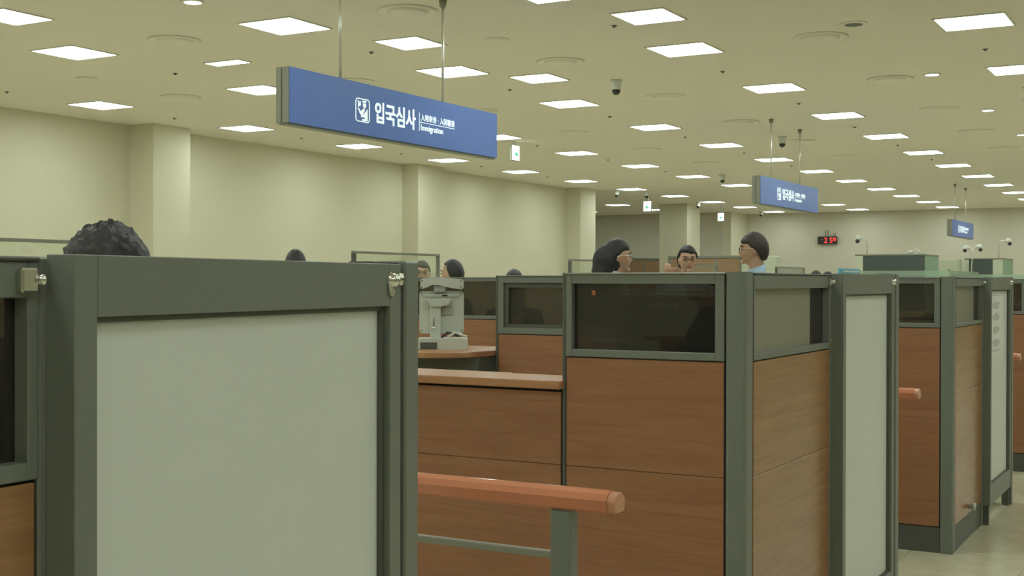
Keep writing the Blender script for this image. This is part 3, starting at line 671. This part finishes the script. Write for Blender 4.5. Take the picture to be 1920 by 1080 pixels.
def person(label, x, y, top, rz, hair='short', shirt=None, voxel=.011, glasses=False, hairmat=None, headscale=1.0, arm=None, tilt=0):
    shirt = shirt or M_DSHIRT; hairmat = hairmat or M_HAIR
    t = thing('person', label, 'person', (x, y, 0), rz, 'people behind the booths')
    s = headscale; H = top - .012
    hc = Vector((0, .02, H - .118 * s)); k = H / 1.72
    bm = bmesh.new()
    head_bm(bm, hc, s)
    nb = H - (.272 if hair == 'long' else .295) * s
    tube(bm, [(0, -.01, nb - .02), (0, -.004, nb + .06), (0, .006, hc.z - .04)], [.066 * s, .056 * s, .055 * s], 16)
    # torso
    tube(bm, [(0, 0, .80 * k), (0, 0, .90 * k), (0, .005, 1.05 * k), (0, .008, 1.22 * k), (0, .0, nb - .10), (0, -.005, nb - .035), (0, -.008, nb + .005)],
         [(.15, .10), (.165, .115), (.145, .10), (.165, .115), (.185, .105), (.15, .075), (.07, .055)], 20)
    for sx in (-1, 1):
        tube(bm, [(sx * .09, 0, .86 * k), (sx * .095, .005, .50 * k), (sx * .095, -.01, .46 * k), (sx * .095, -.015, .10), (sx * .095, -.01, .04)], [.088, .062, .058, .046, .045], 14)
        tube(bm, [(sx * .095, -.06, .04), (sx * .095, .02, .045), (sx * .10, .13, .03), (sx * .10, .17, .022)], [.035, .042, .04, .02], 12)
        sh = Vector((sx * .185, -.005, nb - .075))
        if arm and sx == 1: pts = [sh] + [Vector(p) for p in arm]
        else: pts = [sh, Vector((sx * .235, -.02, 1.10 * k)), Vector((sx * .235, .05, .86 * k))]
        tube(bm, [pts[0] - Vector((sx * .05, 0, -.01)), pts[0], pts[0].lerp(pts[1], .5), pts[1], pts[1].lerp(pts[2], .5), pts[2]], [.05, .058, .050, .043, .038, .029], 12)
        # hand: palm, four unequal bent fingers, thumb from the side
        d = (pts[2] - pts[1]).normalized(); side = Vector((0, 1, 0)) if not (arm and sx == 1) else Vector((-1, 0, 0))
        side = (side - d * side.dot(d)).normalized(); nrm = d.cross(side)
        w0 = pts[2]; tube(bm, [w0, w0 + d * .045, w0 + d * .085], [(.026, .026), (.036, .02), (.036, .017)], 12)
        for q, (off, ln) in enumerate(((.028, .070), (.010, .078), (-.010, .072), (-.027, .056))):
            b0 = w0 + d * .08 + side * off
            if arm and sx == 1:
                if q == 0: tube(bm, [b0, b0 + side * .035 + d * .02, b0 + side * .09 + d * .02], [.010, .009, .007], 8)
                else: tube(bm, [b0, b0 + d * ln * .4 + nrm * .01, b0 + d * ln * .35 + nrm * .035, b0 + d * ln * .05 + nrm * .035], [.0095, .009, .0085, .008], 8)
            else: tube(bm, [b0, b0 + d * ln * .5 + nrm * .004 * sx, b0 + d * ln - nrm * .012 * sx], [.0095, .009, .007], 8)
        tube(bm, [w0 + d * .03 + side * .02, w0 + d * .055 + side * .048, w0 + d * .085 + side * .055], [.012, .011, .008], 8)
        hand_c = w0 + d * .09
        if sx == 1: HR = (w0, d)
        else: HL = (w0, d)
    me = to_mesh('body_src', bm)
    tmp = bpy.data.objects.new('tmp', me); C.objects.link(tmp)
    md = tmp.modifiers.new('r', 'REMESH'); md.mode = 'VOXEL'; md.voxel_size = voxel; md.use_smooth_shade = True
    sm = tmp.modifiers.new('s', 'SMOOTH'); sm.factor = .5; sm.iterations = 2
    dg = bpy.context.evaluated_depsgraph_get(); body = bpy.data.meshes.new_from_object(tmp.evaluated_get(dg)); bpy.data.objects.remove(tmp)
    body.materials.clear()
    for m in (M_SKIN, shirt, M_TROU, M_DARK, M_LIP): body.materials.append(m)
    collar = nb + .035
    for p in body.polygons:
        c = p.center; i = 1
        if c.z > collar - .25 * max(0, c.y - .02): i = 0
        elif c.z < .075: i = 3
        elif c.z < .86 * k and abs(c.x) < .2: i = 2
        for w0, d in (HR, HL):
            q = c - w0
            if q.length < .22 and q.dot(d) > -.004 and abs(c.x) > .12: i = 0
        q = c - hc
        if i == 0 and q.y > .082 * s and abs(q.z + .060 * s) < .010 * s and abs(q.x) < .024 * s: i = 4
        p.material_index = i; p.use_smooth = True
    obj('body', body, M_SKIN, t)
    # eyes and brows
    for sx in (-1, 1):
        bm = bmesh.new(); blob(bm, hc + Vector((sx * .031, .0835, .004)) * s, (.013 * s, .006 * s, .006 * s), 12, 8); obj('eye', bm, M_DARK, t, True)
        bm = bmesh.new(); tube(bm, [hc + Vector((sx * .015, .093, .026)) * s, hc + Vector((sx * .034, .090, .031)) * s, hc + Vector((sx * .052, .077, .025)) * s], [.004, .0045, .003], 6); obj('eyebrow', bm, hairmat, t, True)
    # hair: closed shell that dips into the skull where the face is
    bm = bmesh.new(); rnd = random.Random(label)
    vs = bmesh.ops.create_uvsphere(bm, u_segments=64, v_segments=44, radius=1)['verts']
    for v in vs:
        d = v.co.normalized(); az = math.atan2(abs(d.x), d.y)   # 0 front, pi back
        el = math.asin(max(-1, min(1, d.z)))
        fe = {'short': .62, 'fringe': .30, 'long': .30, 'spiky': .5, 'side': .42}[hair]
        if az < 1.2: line = fe + (.10 if hair == 'side' and d.x > 0 else 0)
        elif az < 1.75: line = fe + (-.22 - fe) * (az - 1.2) / .55 
        else: line = -.22 - .62 * min(1, (az - 1.75) / .6)
        if hair == 'fringe' and az > 1.0 and az < 1.75: line = .30 - .55 * (az - 1.0) / .75
        f = max(0, min(1, (el - line) / .16))
        n3 = noise.noise(d * 5 + Vector((x, y, 0))); n4 = noise.noise(d * 16 + Vector((y, x, 0)))
        base = {'short': 1.09, 'fringe': 1.15, 'long': 1.15, 'spiky': 1.17, 'side': 1.17}[hair]
        r = .80 + (base - .80) * (f ** .6) + f * (.02 * n3 + .012 * n4)
        if hair == 'spiky': r += f * (.10 * max(0, n4) + .05 * n3 + .05 * rnd.random())
        hz = .116 * (1.0 if d.z > 0 else 1.05)
        v.co = hc + Vector((d.x * .078 * r, d.y * .096 * r - .006, d.z * hz * r * (1 if d.z > 0 else .92))) * s
        if hair == 'spiky':
            q = v.co - hc; q.x *= 1.10; q.y *= 1.06; q.z *= .90 if q.z > 0 else 1; v.co = hc + q
    if hair == 'long':
        blob(bm, hc + Vector((0, -.075, -.035)) * s, (.088 * s, .108 * s, .125 * s), 24, 16)
        tube(bm, [hc + Vector((0, -.08, -.02)) * s, hc + Vector((0, -.115, -.12)) * s, hc + Vector((0, -.125, -.24)) * s, hc + Vector((0, -.12, -.36)) * s], [(.08, .09), (.085, .078), (.08, .055), (.05, .03)], 20)
    if hair == 'long':
        src = to_mesh('hair_src', bm); tmp = bpy.data.objects.new('tmp', src); C.objects.link(tmp)
        md = tmp.modifiers.new('r', 'REMESH'); md.mode = 'VOXEL'; md.voxel_size = .008; md.use_smooth_shade = True
        sm = tmp.modifiers.new('s', 'SMOOTH'); sm.factor = .6; sm.iterations = 14
        bm = bpy.data.meshes.new_from_object(tmp.evaluated_get(bpy.context.evaluated_depsgraph_get())); bpy.data.objects.remove(tmp)
        bm.materials.clear(); bm.materials.append(hairmat)
    obj('hair', bm, hairmat, t, True, label={'short': 'short black hair', 'fringe': 'dark brown bowl cut hair with fringe', 'long': 'long black hair gathered behind the neck', 'spiky': 'tousled black hair', 'side': 'parted black hair'}[hair])
    if shirt in (M_BSHIRT, M_WSHIRT):
        bm = bmesh.new(); n = 20; R = []
        for rr, zz in ((.074, nb - .012), (.070, nb + .048), (.064, nb + .046), (.066, nb - .012)):
            R.append([bm.verts.new((rr * s * math.sin(2 * math.pi * i / n), rr * s * .95 * math.cos(2 * math.pi * i / n) - .004, zz - .022 * math.cos(2 * math.pi * i / n))) for i in range(n)])
        for a, b in zip(R, R[1:]):
            for i in range(n): bm.faces.new((a[i], a[(i + 1) % n], b[(i + 1) % n], b[i]))
        obj('collar', bm, shirt, t, True)
    if glasses:
        g = obj('glasses', tube(bmesh.new(), [hc + Vector((-.010, .104, .004)) * s, hc + Vector((0, .107, .006)) * s, hc + Vector((.010, .104, .004)) * s], .0018, 6), M_DARK, t)
        for sx in (-1, 1):
            bm = bmesh.new(); c0 = hc + Vector((sx * .033, .100, .0)) * s
            tube(bm, [c0 + Vector((math.cos(a) * .023, -abs(math.cos(a)) * .004 * 0, math.sin(a) * .016)) * s for a in [2 * math.pi * i / 16 for i in range(17)]], .0018, 6); obj('lens_rim', bm, M_DARK, g)
            bm = bmesh.new(); tube(bm, [c0 + Vector((sx * .023, -.002, .003)) * s, hc + Vector((sx * .082, .03, .008)) * s, hc + Vector((sx * .084, -.02, .0)) * s], .0018, 6); obj('temple_arm', bm, M_STEEL, g)
    return t
TOCAM = lambda x, y: math.atan2(x, -y)          # face the camera from (x, y)
LEFT = YAW + math.pi / 2; RIGHT = YAW - math.pi / 2
AWAY = lambda x, y: math.atan2(-x, y)
person('person with tousled black hair seen from behind, nearest, over the big gate', -2.09, 1.92, 1.606, AWAY(-2.09, 1.92) + .2, 'spiky', M_DSHIRT, .012, headscale=.92)
person('person with only a dark head top showing, left of the glass screen', -6.40, 7.80, 1.735, AWAY(-6.4, 7.8), 'short', M_DSHIRT, .014)
person('man with glasses facing forward behind the glass screen', -7.30, 10.95, 1.69, TOCAM(-7.3, 10.95), 'side', M_WSHIRT, .0075, True)
person('man in profile with short black hair facing left above the terminal', -5.60, 8.88, 1.665, LEFT - .5, 'short', M_DSHIRT, .0075)
person('person with only a black head top showing, left of the central booth', -5.17, 9.14, 1.585, AWAY(-5.17, 9.14), 'short', M_DSHIRT, .014)
person('woman officer in pale blue shirt with long black hair and glasses facing right', -3.80, 8.18, 1.785, RIGHT + .12, 'long', M_BSHIRT, .0075, True)
person('man facing the camera with raised pointing hand', -4.09, 10.30, 1.795, TOCAM(-4.09, 10.3) + .15, 'side', M_BSHIRT, .0075, True, arm=((.30, .10, 1.27), (.215, .16, 1.520)))
person('short haired officer in pale blue shirt with glasses facing left', -3.02, 8.97, 1.845, LEFT - .15, 'fringe', M_BSHIRT, .0075, True, M_HAIRB)
for x, y, tp, l in ((-5.25, 11.4, 1.565, 'person with a sliver of dark hair right of the long haired officer'), (-4.70, 12.4, 1.57, 'person with a sliver of dark hair right of the pointing man'),
                    (-4.27, 14.9, 1.62, 'person with dark head top left of the blue card stand, first of a pair'), (-3.88, 14.0, 1.60, 'person with dark head top by the blue card stand, second of a pair')):
    person(l, x, y, tp, AWAY(x, y), 'short', M_DSHIRT, .014)
